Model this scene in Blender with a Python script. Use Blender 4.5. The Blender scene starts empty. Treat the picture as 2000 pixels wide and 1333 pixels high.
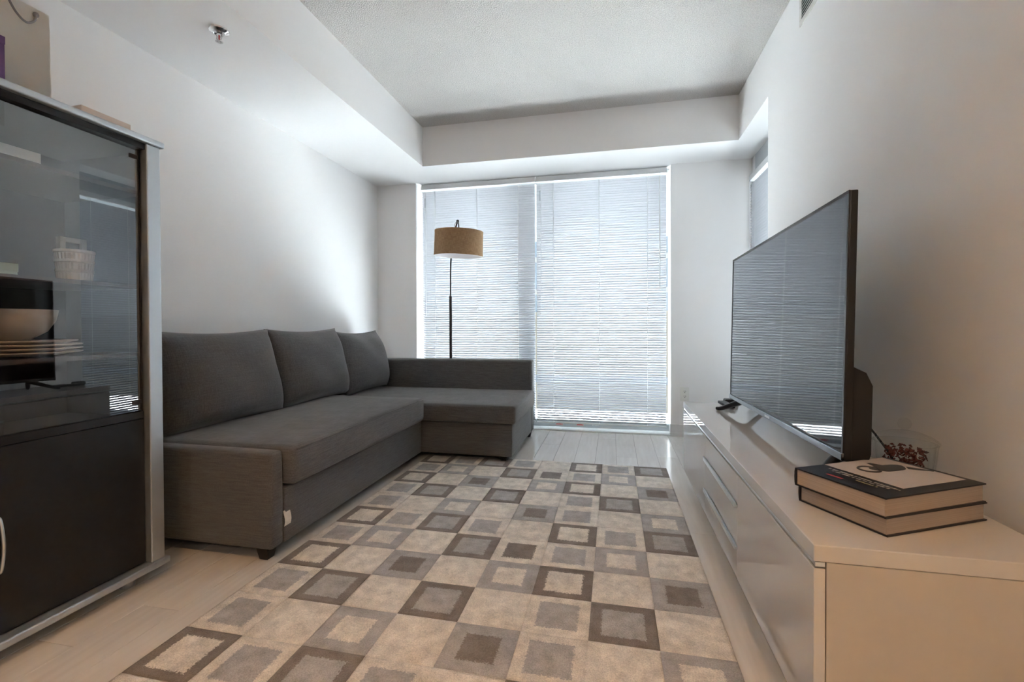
import bpy, bmesh, math, random
from mathutils import Vector, Matrix
random.seed(7)
R = math.radians
SC = bpy.context.scene
COL = SC.collection

# ------------------------------------------------------------------ camera
def make_camera():
    yaw, pitch, roll = R(12.468), R(0.6729), R(-0.2308)
    F = Vector((-math.sin(yaw)*math.cos(pitch), math.cos(yaw)*math.cos(pitch), -math.sin(pitch)))
    r = Vector((math.cos(yaw), math.sin(yaw), 0)); u = r.cross(F)
    r2 = r*math.cos(roll) + u*math.sin(roll); u2 = -r*math.sin(roll) + u*math.cos(roll)
    cd = bpy.data.cameras.new('camera'); cam = bpy.data.objects.new('camera', cd); COL.objects.link(cam)
    m = Matrix((r2, u2, -F)).transposed().to_4x4(); m.translation = (0, 0, 0.94)
    cam.matrix_world = m
    cd.sensor_width = 36; cd.lens = 897.58/2000*36; cd.shift_y = -0.010; cd.clip_start = 0.05
    SC.camera = cam
make_camera()

# ------------------------------------------------------------------ world, sun, exposure
SKY = 1.5
w = bpy.data.worlds.new('world'); SC.world = w; w.use_nodes = True
bg = w.node_tree.nodes['Background']; bg.inputs[0].default_value = (0.80, 0.92, 1.0, 1); bg.inputs[1].default_value = SKY
sl = bpy.data.lights.new('sun', 'SUN'); sl.energy = 105.0; sl.angle = R(1.0); sl.color = (0.93, 0.98, 1.0)
so = bpy.data.objects.new('sun', sl); COL.objects.link(so)
# high sun beyond the balcony, a little from the right
so.rotation_euler = Vector((0.12, -0.38, -1.0)).to_track_quat('-Z', 'Y').to_euler()
SC.view_settings.view_transform = 'Standard'; SC.view_settings.look = 'None'
SC.view_settings.exposure = 0.38; SC.view_settings.gamma = 1.0; SC.view_settings.use_curve_mapping = False
LAMP_W = 215.0
SC.cycles.use_denoising = True
SC.cycles.use_guiding = False
SC.cycles.use_adaptive_sampling = True; SC.cycles.adaptive_threshold = 0.04
SC.cycles.max_bounces = 6; SC.cycles.diffuse_bounces = 4; SC.cycles.glossy_bounces = 4; SC.cycles.transmission_bounces = 6; SC.cycles.transparent_max_bounces = 16
SC.cycles.sample_clamp_indirect = 60

# window portals: they emit nothing, they only steer the sampling of the sky through the two windows
def portal(name, loc, rot, sx, sy):
    l = bpy.data.lights.new(name, 'AREA'); l.shape = 'RECTANGLE'; l.size = sx; l.size_y = sy; l.cycles.is_portal = True
    o = bpy.data.objects.new(name, l); COL.objects.link(o); o.location = loc; o.rotation_euler = rot
portal('portal_far', (-.68, 4.33, 1.15), (R(-90), 0, 0), 2.3, 2.3)
portal('portal_side', (1.22, 3.5, 1.1), (0, R(90), 0), 2.2, 1.0)

# ------------------------------------------------------------------ materials
MATS = {}
def nt(name):
    m = bpy.data.materials.new(name); m.use_nodes = True
    return m, m.node_tree.nodes, m.node_tree.links, m.node_tree.nodes['Principled BSDF']
def mat(name, col, rough=0.6, metal=0.0, noise=0.0, nscale=30.0, bump=0.0, bscale=200.0, stretch=(1,1,1), coat=0.0, spec=None, ior=None, bdist=0.002):
    m, N, L, p = nt(name)
    p.inputs['Roughness'].default_value = rough; p.inputs['Metallic'].default_value = metal
    if coat: p.inputs['Coat Weight'].default_value = coat; p.inputs['Coat Roughness'].default_value = 0.03
    if spec is not None: p.inputs['Specular IOR Level'].default_value = spec
    if ior: p.inputs['IOR'].default_value = ior
    p.inputs['Base Color'].default_value = (*col, 1)
    tc = N.new('ShaderNodeTexCoord'); mp = N.new('ShaderNodeMapping'); mp.inputs['Scale'].default_value = stretch
    L.new(tc.outputs['Object'], mp.inputs['Vector'])
    if noise:
        t = N.new('ShaderNodeTexNoise'); t.inputs['Scale'].default_value = nscale; t.inputs['Detail'].default_value = 6
        L.new(mp.outputs[0], t.inputs['Vector'])
        mx = N.new('ShaderNodeMix'); mx.data_type = 'RGBA'
        a = [max(0, c*(1-noise)) for c in col]; b = [min(1, c*(1+noise)) for c in col]
        mx.inputs[6].default_value = (*a, 1); mx.inputs[7].default_value = (*b, 1)
        mr = N.new('ShaderNodeMapRange'); mr.inputs[1].default_value = .3; mr.inputs[2].default_value = .7
        L.new(t.outputs['Fac'], mr.inputs[0]); L.new(mr.outputs[0], mx.inputs[0]); L.new(mx.outputs[2], p.inputs['Base Color'])
    if bump:
        t2 = N.new('ShaderNodeTexNoise'); t2.inputs['Scale'].default_value = bscale; t2.inputs['Detail'].default_value = 4
        L.new(mp.outputs[0], t2.inputs['Vector'])
        bp = N.new('ShaderNodeBump'); bp.inputs['Strength'].default_value = bump; bp.inputs['Distance'].default_value = bdist
        L.new(t2.outputs['Fac'], bp.inputs['Height']); L.new(bp.outputs[0], p.inputs['Normal'])
    MATS[name] = m
    return m

mat('wall', (0.90, 0.90, 0.90), .85)
mat('ceiling', (0.66, 0.64, 0.615), .95, noise=.17, nscale=150, bump=1.0, bscale=150, bdist=.012)
mat('base_white', (0.80, 0.80, 0.80), .45)
mat('concrete', (0.78, 0.80, 0.82), .9, noise=.08, nscale=4)
mat('bounce_grey', (0.24, 0.24, 0.25), .9, noise=.1, nscale=5)
mat('asphalt', (0.06, 0.06, 0.065), .9)
mat('parapet', (0.34, 0.30, 0.24), .9, noise=.05, nscale=2)
mat('facade', (0.13, 0.18, 0.25), .6, noise=.08, nscale=.2)
mat('facade_trim', (0.25, 0.27, 0.3), .7)
mat('facade_glass', (0.12, 0.2, 0.28), .15)
mat('frame_grey', (0.50, 0.54, 0.57), .45)
mat('frame_white', (0.85, 0.87, 0.88), .4)
mat('red_print', (0.55, 0.03, 0.03), .5)
mat('white_print', (0.8, 0.8, 0.8), .5)
mat('sticker', (0.72, 0.45, 0.44), .5)
mat('blind_rail', (0.74, 0.76, 0.78), .4)
mat('cord', (0.92, 0.93, 0.94), .5)
mat('gloss_white', (0.66, 0.645, 0.62), .0, ior=2.2)
mat('satin_white', (0.60, 0.56, 0.505), .5)
mat('alu', (0.70, 0.73, 0.74), .28, metal=1)
mat('alu_satin', (0.60, 0.63, 0.66), .42, metal=.9)
mat('bezel_metal', (0.22, 0.23, 0.25), .22, metal=1)
mat('chrome', (0.8, 0.8, 0.8), .12, metal=1)
mat('black_plastic', (0.012, 0.012, 0.014), .35)
mat('black_satin', (0.010, 0.009, 0.011), .38, noise=.2, nscale=40)
mat('cab_inside', (0.020, 0.017, 0.017), .5)
mat('shelf_wood', (0.05, 0.030, 0.020), .45, noise=.2, nscale=10, stretch=(1, 8, 8))
mat('leg_black', (0.012, 0.011, 0.011), .4)
mat('dark_metal', (0.035, 0.026, 0.026), .4, metal=.6)
mat('shade_inside', (0.80, 0.77, 0.78), .7)
mat('ceramic', (0.80, 0.77, 0.71), .25)
mat('ceramic_cream', (0.66, 0.60, 0.52), .3)
mat('carton_white', (0.80, 0.82, 0.79), .6)
mat('carton_green', (0.62, 0.78, 0.62), .5)
mat('carton_pink', (0.72, 0.60, 0.53), .7)
mat('paper_bag', (0.88, 0.86, 0.82), .7, noise=.03, nscale=8)
mat('purple', (0.10, 0.04, 0.16), .5)
mat('rope', (0.22, 0.22, 0.25), .7)
mat('photo_frame', (0.55, 0.52, 0.47), .5)
mat('photo_dark', (0.08, 0.08, 0.09), .3)
mat('book_cover', (0.012, 0.012, 0.016), .35)
mat('book_picture', (0.52, 0.48, 0.46), .45, noise=.04, nscale=12)
mat('book_drawing', (0.05, 0.045, 0.045), .5)
mat('book_text', (0.45, 0.44, 0.42), .5)
mat('book_text_yellow', (0.45, 0.42, 0.22), .5)
mat('book_red', (0.45, 0.06, 0.07), .5)
mat('pages', (0.46, 0.38, 0.315), .8, noise=.12, nscale=60, stretch=(.05, .05, 14))
mat('petal_red', (0.13, 0.035, 0.03), .8, noise=.75, nscale=45)
mat('label_cloth', (0.80, 0.76, 0.70), .8, noise=.15, nscale=40)
mat('outlet_white', (0.82, 0.83, 0.80), .35)
mat('slot_dark', (0.02, 0.02, 0.02), .6)
mat('joint', (0.20, 0.17, 0.14), .9)
mat('hollow', (0.03, 0.03, 0.03), .9)
mat('vent_white', (0.72, 0.71, 0.68), .5)
mat('rug_backing', (0.30, 0.25, 0.20), .95)

def lamp_mat():
    m, N, L, p = nt('lamp_diffuser')
    p.inputs['Base Color'].default_value = (.9, .85, .75, 1)
    p.inputs['Emission Color'].default_value = (1.0, 0.55, 0.25, 1); p.inputs['Emission Strength'].default_value = LAMP_W
    MATS['lamp_diffuser'] = m
lamp_mat()
def dome_mat():
    m, N, L, p = nt('dome_diffuser')
    p.inputs['Base Color'].default_value = (.9, .88, .82, 1)
    p.inputs['Emission Color'].default_value = (1.0, 0.80, 0.64, 1); p.inputs['Emission Strength'].default_value = 29.0
    MATS['dome_diffuser'] = m
dome_mat()

def fabric(name, col, lo, hi, maps=((4, 4, 200), (6, 90, 90), (90, 6, 90))):
    m, N, L, p = nt(name)
    p.inputs['Roughness'].default_value = .9; p.inputs['Specular IOR Level'].default_value = .2
    p.inputs['Sheen Weight'].default_value = .25; p.inputs['Sheen Roughness'].default_value = .5
    tc = N.new('ShaderNodeTexCoord')
    outs = []
    for st in maps:
        mp = N.new('ShaderNodeMapping'); mp.inputs['Scale'].default_value = st
        L.new(tc.outputs['Object'], mp.inputs[0])
        t = N.new('ShaderNodeTexNoise'); t.inputs['Scale'].default_value = 2.2; t.inputs['Detail'].default_value = 3; t.inputs['Roughness'].default_value = .65
        L.new(mp.outputs[0], t.inputs[0]); outs.append(t.outputs['Fac'])
    a = N.new('ShaderNodeMath'); a.operation = 'ADD'; L.new(outs[0], a.inputs[0]); L.new(outs[1], a.inputs[1])
    b = N.new('ShaderNodeMath'); b.operation = 'ADD'; L.new(a.outputs[0], b.inputs[0]); L.new(outs[2], b.inputs[1])
    mr = N.new('ShaderNodeMapRange'); mr.inputs[1].default_value = 1.15; mr.inputs[2].default_value = 1.85
    L.new(b.outputs[0], mr.inputs[0])
    mx = N.new('ShaderNodeMix'); mx.data_type = 'RGBA'
    mx.inputs[6].default_value = (*[c*lo for c in col], 1); mx.inputs[7].default_value = (*[c*hi for c in col], 1)
    L.new(mr.outputs[0], mx.inputs[0]); L.new(mx.outputs[2], p.inputs['Base Color'])
    bp = N.new('ShaderNodeBump'); bp.inputs['Strength'].default_value = .25; bp.inputs['Distance'].default_value = .002
    L.new(b.outputs[0], bp.inputs['Height']); L.new(bp.outputs[0], p.inputs['Normal'])
    MATS[name] = m
fabric('sofa_fabric', (0.120, 0.118, 0.121), .72, 1.32)
fabric('cushion_fabric', (0.118, 0.116, 0.119), .72, 1.32, ((5, 200, 3), (90, 70, 3), (200, 8, 3)))

def burlap():
    m, N, L, p = nt('burlap')
    tc = N.new('ShaderNodeTexCoord'); sep = N.new('ShaderNodeSeparateXYZ'); L.new(tc.outputs['Object'], sep.inputs[0])
    at2 = N.new('ShaderNodeMath'); at2.operation = 'ARCTAN2'; L.new(sep.outputs[1], at2.inputs[0]); L.new(sep.outputs[0], at2.inputs[1])
    cm = N.new('ShaderNodeCombineXYZ'); L.new(at2.outputs[0], cm.inputs[0]); L.new(sep.outputs[2], cm.inputs[1])
    fs = []
    for st in ((70, 25, 1), (6, 420, 1)):
        mp = N.new('ShaderNodeMapping'); mp.inputs['Scale'].default_value = st; L.new(cm.outputs[0], mp.inputs[0])
        t = N.new('ShaderNodeTexNoise'); t.inputs['Scale'].default_value = 1.0; t.inputs['Detail'].default_value = 4; L.new(mp.outputs[0], t.inputs[0]); fs.append(t.outputs['Fac'])
    a = N.new('ShaderNodeMath'); a.operation = 'ADD'; L.new(fs[0], a.inputs[0]); L.new(fs[1], a.inputs[1])
    mr = N.new('ShaderNodeMapRange'); mr.inputs[1].default_value = .7; mr.inputs[2].default_value = 1.3; L.new(a.outputs[0], mr.inputs[0])
    mx = N.new('ShaderNodeMix'); mx.data_type = 'RGBA'; mx.inputs[6].default_value = (.34, .20, .10, 1); mx.inputs[7].default_value = (.62, .43, .25, 1)
    L.new(mr.outputs[0], mx.inputs[0]); L.new(mx.outputs[2], p.inputs['Base Color'])
    p.inputs['Roughness'].default_value = .9
    tr = N.new('ShaderNodeBsdfTranslucent'); L.new(mx.outputs[2], tr.inputs[0])
    ms = N.new('ShaderNodeMixShader'); ms.inputs[0].default_value = .35
    out = N['Material Output']; L.new(p.outputs[0], ms.inputs[1]); L.new(tr.outputs[0], ms.inputs[2]); L.new(ms.outputs[0], out.inputs[0])
    MATS['burlap'] = m
burlap()

def slat_mat():
    m, N, L, p = nt('slat')
    p.inputs['Base Color'].default_value = (.54, .555, .59, 1); p.inputs['Roughness'].default_value = .45
    tr = N.new('ShaderNodeBsdfTranslucent'); tr.inputs[0].default_value = (.88, .90, .95, 1)
    ms = N.new('ShaderNodeMixShader'); ms.inputs[0].default_value = .09
    out = N['Material Output']; L.new(p.outputs[0], ms.inputs[1]); L.new(tr.outputs[0], ms.inputs[2]); L.new(ms.outputs[0], out.inputs[0])
    MATS['slat'] = m
slat_mat()

def thin_glass(name, tint, ior, rough=0.0):
    m, N, L, p = nt(name); N.remove(p)
    g = N.new('ShaderNodeBsdfGlossy'); g.inputs['Roughness'].default_value = rough
    t = N.new('ShaderNodeBsdfTransparent'); t.inputs[0].default_value = (*tint, 1)
    f = N.new('ShaderNodeFresnel'); f.inputs[0].default_value = ior
    gm = N.new('ShaderNodeNewGeometry'); iv = N.new('ShaderNodeMath'); iv.operation = 'SUBTRACT'; iv.inputs[0].default_value = 1; L.new(gm.outputs['Backfacing'], iv.inputs[1])
    mu = N.new('ShaderNodeMath'); mu.operation = 'MULTIPLY'; L.new(f.outputs[0], mu.inputs[0]); L.new(iv.outputs[0], mu.inputs[1])
    ms = N.new('ShaderNodeMixShader'); L.new(mu.outputs[0], ms.inputs[0]); L.new(t.outputs[0], ms.inputs[1]); L.new(g.outputs[0], ms.inputs[2])
    L.new(ms.outputs[0], N['Material Output'].inputs[0]); MATS[name] = m
thin_glass('pane_glass', (.97, .985, .985), 1.25)
thin_glass('smoked_glass', (.93, .92, .92), 2.7)
thin_glass('jar_glass', (.96, .97, .97), 1.32)
def screen():
    m, N, L, p = nt('screen'); p.inputs['Base Color'].default_value = (.004, .004, .006, 1)
    p.inputs['Roughness'].default_value = .035; p.inputs['IOR'].default_value = 1.75
    MATS['screen'] = m
screen()

def plank_mat():
    m, N, L, p = nt('plank')
    oi = N.new('ShaderNodeObjectInfo'); tc = N.new('ShaderNodeTexCoord')
    add = N.new('ShaderNodeVectorMath'); add.operation = 'ADD'; L.new(tc.outputs['Object'], add.inputs[0])
    sc = N.new('ShaderNodeVectorMath'); sc.operation = 'SCALE'; sc.inputs['Scale'].default_value = 40
    cb = N.new('ShaderNodeCombineXYZ'); L.new(oi.outputs['Random'], cb.inputs[0]); L.new(oi.outputs['Random'], cb.inputs[1]); L.new(cb.outputs[0], sc.inputs[0]); L.new(sc.outputs[0], add.inputs[1])
    mp = N.new('ShaderNodeMapping'); mp.inputs['Scale'].default_value = (14, 1.1, 1); L.new(add.outputs[0], mp.inputs[0])
    t = N.new('ShaderNodeTexNoise'); t.inputs['Scale'].default_value = 2.6; t.inputs['Detail'].default_value = 4; L.new(mp.outputs[0], t.inputs[0])
    mx = N.new('ShaderNodeMix'); mx.data_type = 'RGBA'; mx.inputs[6].default_value = (.70, .665, .62, 1); mx.inputs[7].default_value = (.84, .81, .77, 1)
    mr = N.new('ShaderNodeMapRange'); mr.inputs[1].default_value = .3; mr.inputs[2].default_value = .7; L.new(t.outputs['Fac'], mr.inputs[0])
    m2 = N.new('ShaderNodeMath'); m2.operation = 'MULTIPLY_ADD'; m2.inputs[1].default_value = .6; L.new(mr.outputs[0], m2.inputs[0])
    m3 = N.new('ShaderNodeMath'); m3.operation = 'MULTIPLY'; m3.inputs[1].default_value = .4; L.new(oi.outputs['Random'], m3.inputs[0]); L.new(m3.outputs[0], m2.inputs[2])
    L.new(m2.outputs[0], mx.inputs[0]); L.new(mx.outputs[2], p.inputs['Base Color'])
    p.inputs['Roughness'].default_value = .16
    MATS['plank'] = m
plank_mat()

CREAM, GREY, BROWN = (.81, .765, .705), (.47, .465, .47), (.25, .222, .202)
def pile(name, outer, inner, half):
    m, N, L, p = nt(name)
    p.inputs['Roughness'].default_value = 1; p.inputs['Specular IOR Level'].default_value = .1
    p.inputs['Sheen Weight'].default_value = .2
    tc = N.new('ShaderNodeTexCoord'); oi = N.new('ShaderNodeObjectInfo')
    off = N.new('ShaderNodeVectorMath'); off.operation = 'ADD'; L.new(tc.outputs['Object'], off.inputs[0]); L.new(oi.outputs['Location'], off.inputs[1])
    nz = N.new('ShaderNodeTexNoise'); nz.inputs['Scale'].default_value = 190; nz.inputs['Detail'].default_value = 2; L.new(off.outputs[0], nz.inputs[0])
    sep = N.new('ShaderNodeSeparateXYZ'); L.new(tc.outputs['Object'], sep.inputs[0])
    ab = []
    for k in (0, 1):
        q = N.new('ShaderNodeMath'); q.operation = 'ABSOLUTE'; L.new(sep.outputs[k], q.inputs[0]); ab.append(q)
    mxx = N.new('ShaderNodeMath'); mxx.operation = 'MAXIMUM'; L.new(ab[0].outputs[0], mxx.inputs[0]); L.new(ab[1].outputs[0], mxx.inputs[1])
    ja = N.new('ShaderNodeMath'); ja.operation = 'MULTIPLY_ADD'; ja.inputs[1].default_value = .022; L.new(nz.outputs['Fac'], ja.inputs[0]); L.new(mxx.outputs[0], ja.inputs[2])
    gt = N.new('ShaderNodeMapRange'); gt.inputs[1].default_value = half+.006; gt.inputs[2].default_value = half+.010; L.new(ja.outputs[0], gt.inputs[0])
    mx = N.new('ShaderNodeMix'); mx.data_type = 'RGBA'; mx.inputs[6].default_value = (*inner, 1); mx.inputs[7].default_value = (*outer, 1); L.new(gt.outputs[0], mx.inputs[0])
    # fibre mottling
    n2 = N.new('ShaderNodeTexNoise'); n2.inputs['Scale'].default_value = 260; n2.inputs['Detail'].default_value = 2; L.new(off.outputs[0], n2.inputs[0])
    n3 = N.new('ShaderNodeTexNoise'); n3.inputs['Scale'].default_value = 22; n3.inputs['Detail'].default_value = 2; L.new(off.outputs[0], n3.inputs[0])
    sm = N.new('ShaderNodeMath'); sm.operation = 'ADD'; L.new(n2.outputs['Fac'], sm.inputs[0]); L.new(n3.outputs['Fac'], sm.inputs[1])
    mr = N.new('ShaderNodeMapRange'); mr.inputs[1].default_value = .6; mr.inputs[2].default_value = 1.4; mr.inputs[3].default_value = .66; mr.inputs[4].default_value = 1.30; L.new(sm.outputs[0], mr.inputs[0])
    ml = N.new('ShaderNodeVectorMath'); ml.operation = 'SCALE'; L.new(mx.outputs[2], ml.inputs[0]); L.new(mr.outputs[0], ml.inputs['Scale'])
    L.new(ml.outputs[0], p.inputs['Base Color'])
    bp = N.new('ShaderNodeBump'); bp.inputs['Strength'].default_value = .8; bp.inputs['Distance'].default_value = .004
    L.new(n2.outputs['Fac'], bp.inputs['Height']); L.new(bp.outputs[0], p.inputs['Normal'])
    MATS[name] = m
pile('pile_Bg', BROWN, GREY, .068); pile('pile_Bc', BROWN, CREAM, .068); pile('pile_Cg', CREAM, GREY, .068)
pile('pile_Cb', CREAM, BROWN, .064); pile('pile_P', CREAM, tuple(c*1.02 for c in CREAM), .07); pile('pile_Gc', GREY, CREAM, .058); pile('pile_Gb', GREY, BROWN, .058)

# ------------------------------------------------------------------ mesh helpers
def bm_box(bm, x0, x1, y0, y1, z0, z1, bevel=0.0, seg=2):
    if bevel:
        b2 = bmesh.new(); _raw(b2, x0, x1, y0, y1, z0, z1)
        bmesh.ops.bevel(b2, geom=b2.edges[:], offset=bevel, segments=seg, profile=.5, affect='EDGES', clamp_overlap=True)
        merge(bm, b2)
    else: _raw(bm, x0, x1, y0, y1, z0, z1)
def _raw(bm, x0, x1, y0, y1, z0, z1):
    v = [bm.verts.new(p) for p in ((x0,y0,z0),(x1,y0,z0),(x1,y1,z0),(x0,y1,z0),(x0,y0,z1),(x1,y0,z1),(x1,y1,z1),(x0,y1,z1))]
    for f in ((0,3,2,1),(4,5,6,7),(0,1,5,4),(1,2,6,5),(2,3,7,6),(3,0,4,7)): bm.faces.new([v[i] for i in f])
def merge(bm, b2):
    mp = {}
    for v in b2.verts: mp[v] = bm.verts.new(v.co)
    for f in b2.faces: bm.faces.new([mp[v] for v in f.verts])
    b2.free()
def box(x0, x1, y0, y1, z0, z1, bevel=0.0, seg=2):
    bm = bmesh.new(); bm_box(bm, x0, x1, y0, y1, z0, z1, bevel, seg); return bm
def boxes(lst, bevel=0.0):
    bm = bmesh.new()
    for b in lst: bm_box(bm, *b, bevel=bevel)
    return bm
def lathe(prof, n=32, center=(0,0), bm=None, cap=True):
    bm = bm or bmesh.new(); rings = []
    for r, z in prof:
        if r < 1e-6: rings.append([bm.verts.new((center[0], center[1], z))])
        else: rings.append([bm.verts.new((center[0]+r*math.cos(2*math.pi*k/n), center[1]+r*math.sin(2*math.pi*k/n), z)) for k in range(n)])
    for a, b in zip(rings, rings[1:]):
        for k in range(n):
            k2 = (k+1) % n
            if len(a) == 1 and len(b) == 1: continue
            if len(a) == 1: bm.faces.new((a[0], b[k2], b[k]))
            elif len(b) == 1: bm.faces.new((a[k], a[k2], b[0]))
            else: bm.faces.new((a[k], a[k2], b[k2], b[k]))
    return bm
def tube(pts, rad, n=10, bm=None):
    bm = bm or bmesh.new(); pts = [Vector(p) for p in pts]; rings = []
    rads = rad if isinstance(rad, (list, tuple)) else [rad]*len(pts)
    up = Vector((0,0,1))
    t0 = (pts[1]-pts[0]).normalized()
    s = t0.cross(up if abs(t0.z) < .9 else Vector((1,0,0))).normalized()
    for i, p in enumerate(pts):
        t = (pts[min(i+1, len(pts)-1)] - pts[max(i-1, 0)]).normalized()
        s = (s - t*s.dot(t)).normalized(); b = t.cross(s)
        rings.append([bm.verts.new(p + (s*math.cos(2*math.pi*k/n) + b*math.sin(2*math.pi*k/n))*rads[i]) for k in range(n)])
    for a, b in zip(rings, rings[1:]):
        for k in range(n): bm.faces.new((a[k], a[(k+1)%n], b[(k+1)%n], b[k]))
    bm.faces.new(rings[0][::-1]); bm.faces.new(rings[-1])
    return bm
def smooth_path(pts, n=8):
    out = []; P = [Vector(p) for p in pts]; P = [P[0]*2-P[1]] + P + [P[-1]*2-P[-2]]
    for i in range(1, len(P)-2):
        for k in range(n):
            t = k/n; a, b, c, d = P[i-1:i+3]
            out.append(.5*((2*b) + (c-a)*t + (2*a-5*b+4*c-d)*t*t + (3*b-a-3*c+d)*t**3))
    out.append(P[-2]); return out

ROOT = {}
def finish(me, smooth):
    if smooth:
        for p in me.polygons: p.use_smooth = True
        if smooth is not True:
            try: me.set_sharp_from_angle(angle=R(smooth))
            except Exception: pass
def obj(name, bm, m, parent=None, smooth=False, local=False):
    if parent is not None and not local:
        base = ROOT.get(parent.name, Vector((0,0,0)))
        for v in bm.verts: v.co -= base
    bmesh.ops.recalc_face_normals(bm, faces=bm.faces[:])
    me = bpy.data.meshes.new(name); bm.to_mesh(me); bm.free(); finish(me, smooth)
    for mm in (m if isinstance(m, (list, tuple)) else [m]): me.materials.append(MATS[mm])
    o = bpy.data.objects.new(name, me); COL.objects.link(o)
    if parent is not None:
        o.parent = parent; ROOT[o.name] = ROOT.get(parent.name, Vector((0,0,0)))
    return o
def tag(o, label=None, cat=None, group=None, kind=None):
    if label: o['label'] = label
    if cat: o['category'] = cat
    if group: o['group'] = group
    if kind: o['kind'] = kind
    return o
def thing(name, label, cat, loc, rz=0, group=None):
    o = bpy.data.objects.new(name, None); COL.objects.link(o); o.empty_display_size = .1
    o.location = loc; o.rotation_euler = (0, 0, rz); ROOT[o.name] = Vector(loc)
    return tag(o, label, cat, group)
def solo(name, bm, m, loc, label, cat, group=None, smooth=False):
    """one-mesh thing with its origin at loc (verts given in world coordinates)"""
    for v in bm.verts: v.co -= Vector(loc)
    o = obj(name, bm, m, smooth=smooth); o.location = loc
    return tag(o, label, cat, group)
def struct(name, bm, m, label=None, smooth=False):
    return tag(obj(name, bm, m, smooth=smooth), label, kind='structure')

# ------------------------------------------------------------------ room shell
XL, XR, YF, YB = -2.235, 0.895, 4.08, -3.3
ZS, ZC = 2.29, 2.62
XREC = 1.10
OX0, OX1, OZ = -1.832, 0.472, 2.288
struct('wall_left', box(XL-.15, XL, YB, YF+.2, 0, ZC+.1), 'wall', 'plain white wall behind the sofa')
struct('wall_back', box(XL-.15, XR+.4, YB-.15, YB, 0, ZC+.1), 'wall')
struct('wall_far', boxes([(XL, OX0, YF, YF+.2, 0, ZS), (OX1, XREC+.2, YF, YF+.2, 0, ZS), (XL, XREC+.2, YF, YF+.2, ZS, ZC+.1)]), 'wall', 'white wall around the wide window')
struct('wall_right', boxes([(XR, XR+.36, YB, 3.0, 0, ZC+.1), (XR, XR+.36, 3.0, YF, ZS, ZC+.1)]), 'wall', 'white wall behind the television')
ceil = struct('ceiling', box(XL-.1, XR+.1, YB-.1, YF+.1, ZC, ZC+.12), 'ceiling', 'stippled ceiling between smooth dropped edges')
def soffits():
    bm = bmesh.new()
    P = [(XL, YB), (-1.578, YB), (-1.578, 3.655), (XR, 3.655), (XR, YF), (XL, YF)]
    lo = [bm.verts.new((x, y, ZS)) for x, y in P]; hi = [bm.verts.new((x, y, ZC)) for x, y in P]
    bm.faces.new(lo[::-1]); bm.faces.new(hi)
    for i in range(6): bm.faces.new((lo[i], lo[(i+1)%6], hi[(i+1)%6], hi[i]))
    obj('soffit', bm, 'wall', ceil)
soffits()
floor = struct('floor', box(XL-.1, XREC+.2, YB-.1, YF+.06, -.08, -.0025), 'joint', 'pale wood plank floor')
def planks():
    W, Ln = .1425, 1.215
    bm = box(-W/2+.0006, W/2-.0006, -Ln/2+.0006, Ln/2-.0006, -.004, 0, bevel=.0006, seg=1)
    me = bpy.data.meshes.new('plank'); bm.to_mesh(me); bm.free(); me.materials.append(MATS['plank'])
    k0 = math.floor((XL-.016)/W); k1 = math.ceil((XREC+.1-.016)/W)
    for k in range(k0, k1):
        off = random.random()*Ln; y = YF+.03 - off + Ln/2
        while y > -1.6:
            o = bpy.data.objects.new('plank', me); COL.objects.link(o); o.parent = floor
            yy = y; o.location = (.016+(k+.5)*W, yy, 0)
            if yy+Ln/2 > YF+.05:  # cut at the window
                top = YF+.05; L2 = top-(yy-Ln/2)
                o.location.y = yy-Ln/2+L2/2; o.scale.y = L2/Ln
            y -= Ln
planks()
def baseboard(name, parts): struct(name, boxes(parts, bevel=.002), 'base_white')
baseboard('baseboard_far', [(OX1-.005, XREC, YF-.014, YF, .03, .10), (OX1-.01, XREC, YF-.02, YF, 0, .03), (XL, OX0, YF-.014, YF, .03, .10), (XL, OX0, YF-.02, YF, 0, .03)])
baseboard('baseboard_left', [(XL, XL+.014, YB, YF-.02, .03, .10), (XL, XL+.02, YB, YF-.02, 0, .03)])
baseboard('baseboard_right', [(XR-.014, XR, YB, 3.0, .03, .10), (XR-.02, XR, YB, 3.0, 0, .03)])
struct('trim_1', box(OX0, OX1, YF-.01, YF+.115, 0, .012, bevel=.002), 'frame_white', 'white threshold under the wide window')

# windows
def window_far():
    root = tag(bpy.data.objects.new('window_1', None), 'wide floor-length window behind two venetian blinds', kind='structure'); COL.objects.link(root)
    root.location = (-.69, YF+.15, 0); ROOT['window_1'] = Vector(root.location)
    y0, y1 = YF+.115, YF+.175
    fr = obj('bottom_rail', box(OX0, OX1, y0, y1, .0, .068, bevel=.003), 'frame_grey', root)
    obj('top_rail', box(OX0, OX1, y0, y1, OZ-.05, OZ, bevel=.003), 'frame_white', root)
    obj('mullion', box(-.86, -.715, y0, y1, .068, OZ-.05, bevel=.003), 'frame_grey', root)
    obj('pane', box(OX0, -.86, y0+.025, y0+.031, .068, OZ-.05), 'pane_glass', root)
    obj('pane', box(-.715, OX1, y0+.025, y0+.031, .068, OZ-.05), 'pane_glass', root)
    for xc in (-.488, -.30):
        s = obj('sticker', box(xc-.030, xc+.034, y0-.0012, y0, .026, .056), 'sticker', fr)
        bm = bmesh.new()
        for k in range(6): bm_box(bm, xc-.026+k*.0078, xc-.0195+k*.0078, y0-.0018, y0-.0012, .031+.001*(k % 2), .050)
        bm_box(bm, xc+.025, xc+.029, y0-.0018, y0-.0012, .031, .050)
        obj('sticker_print', bm, 'red_print', fr)
    bm = bmesh.new()
    for k in range(5): bm_box(bm, -.19+k*.012, -.183+k*.012, y0-.0012, y0, .030, .048)
    obj('stamp_mark', bm, 'white_print', fr)
window_far()
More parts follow.
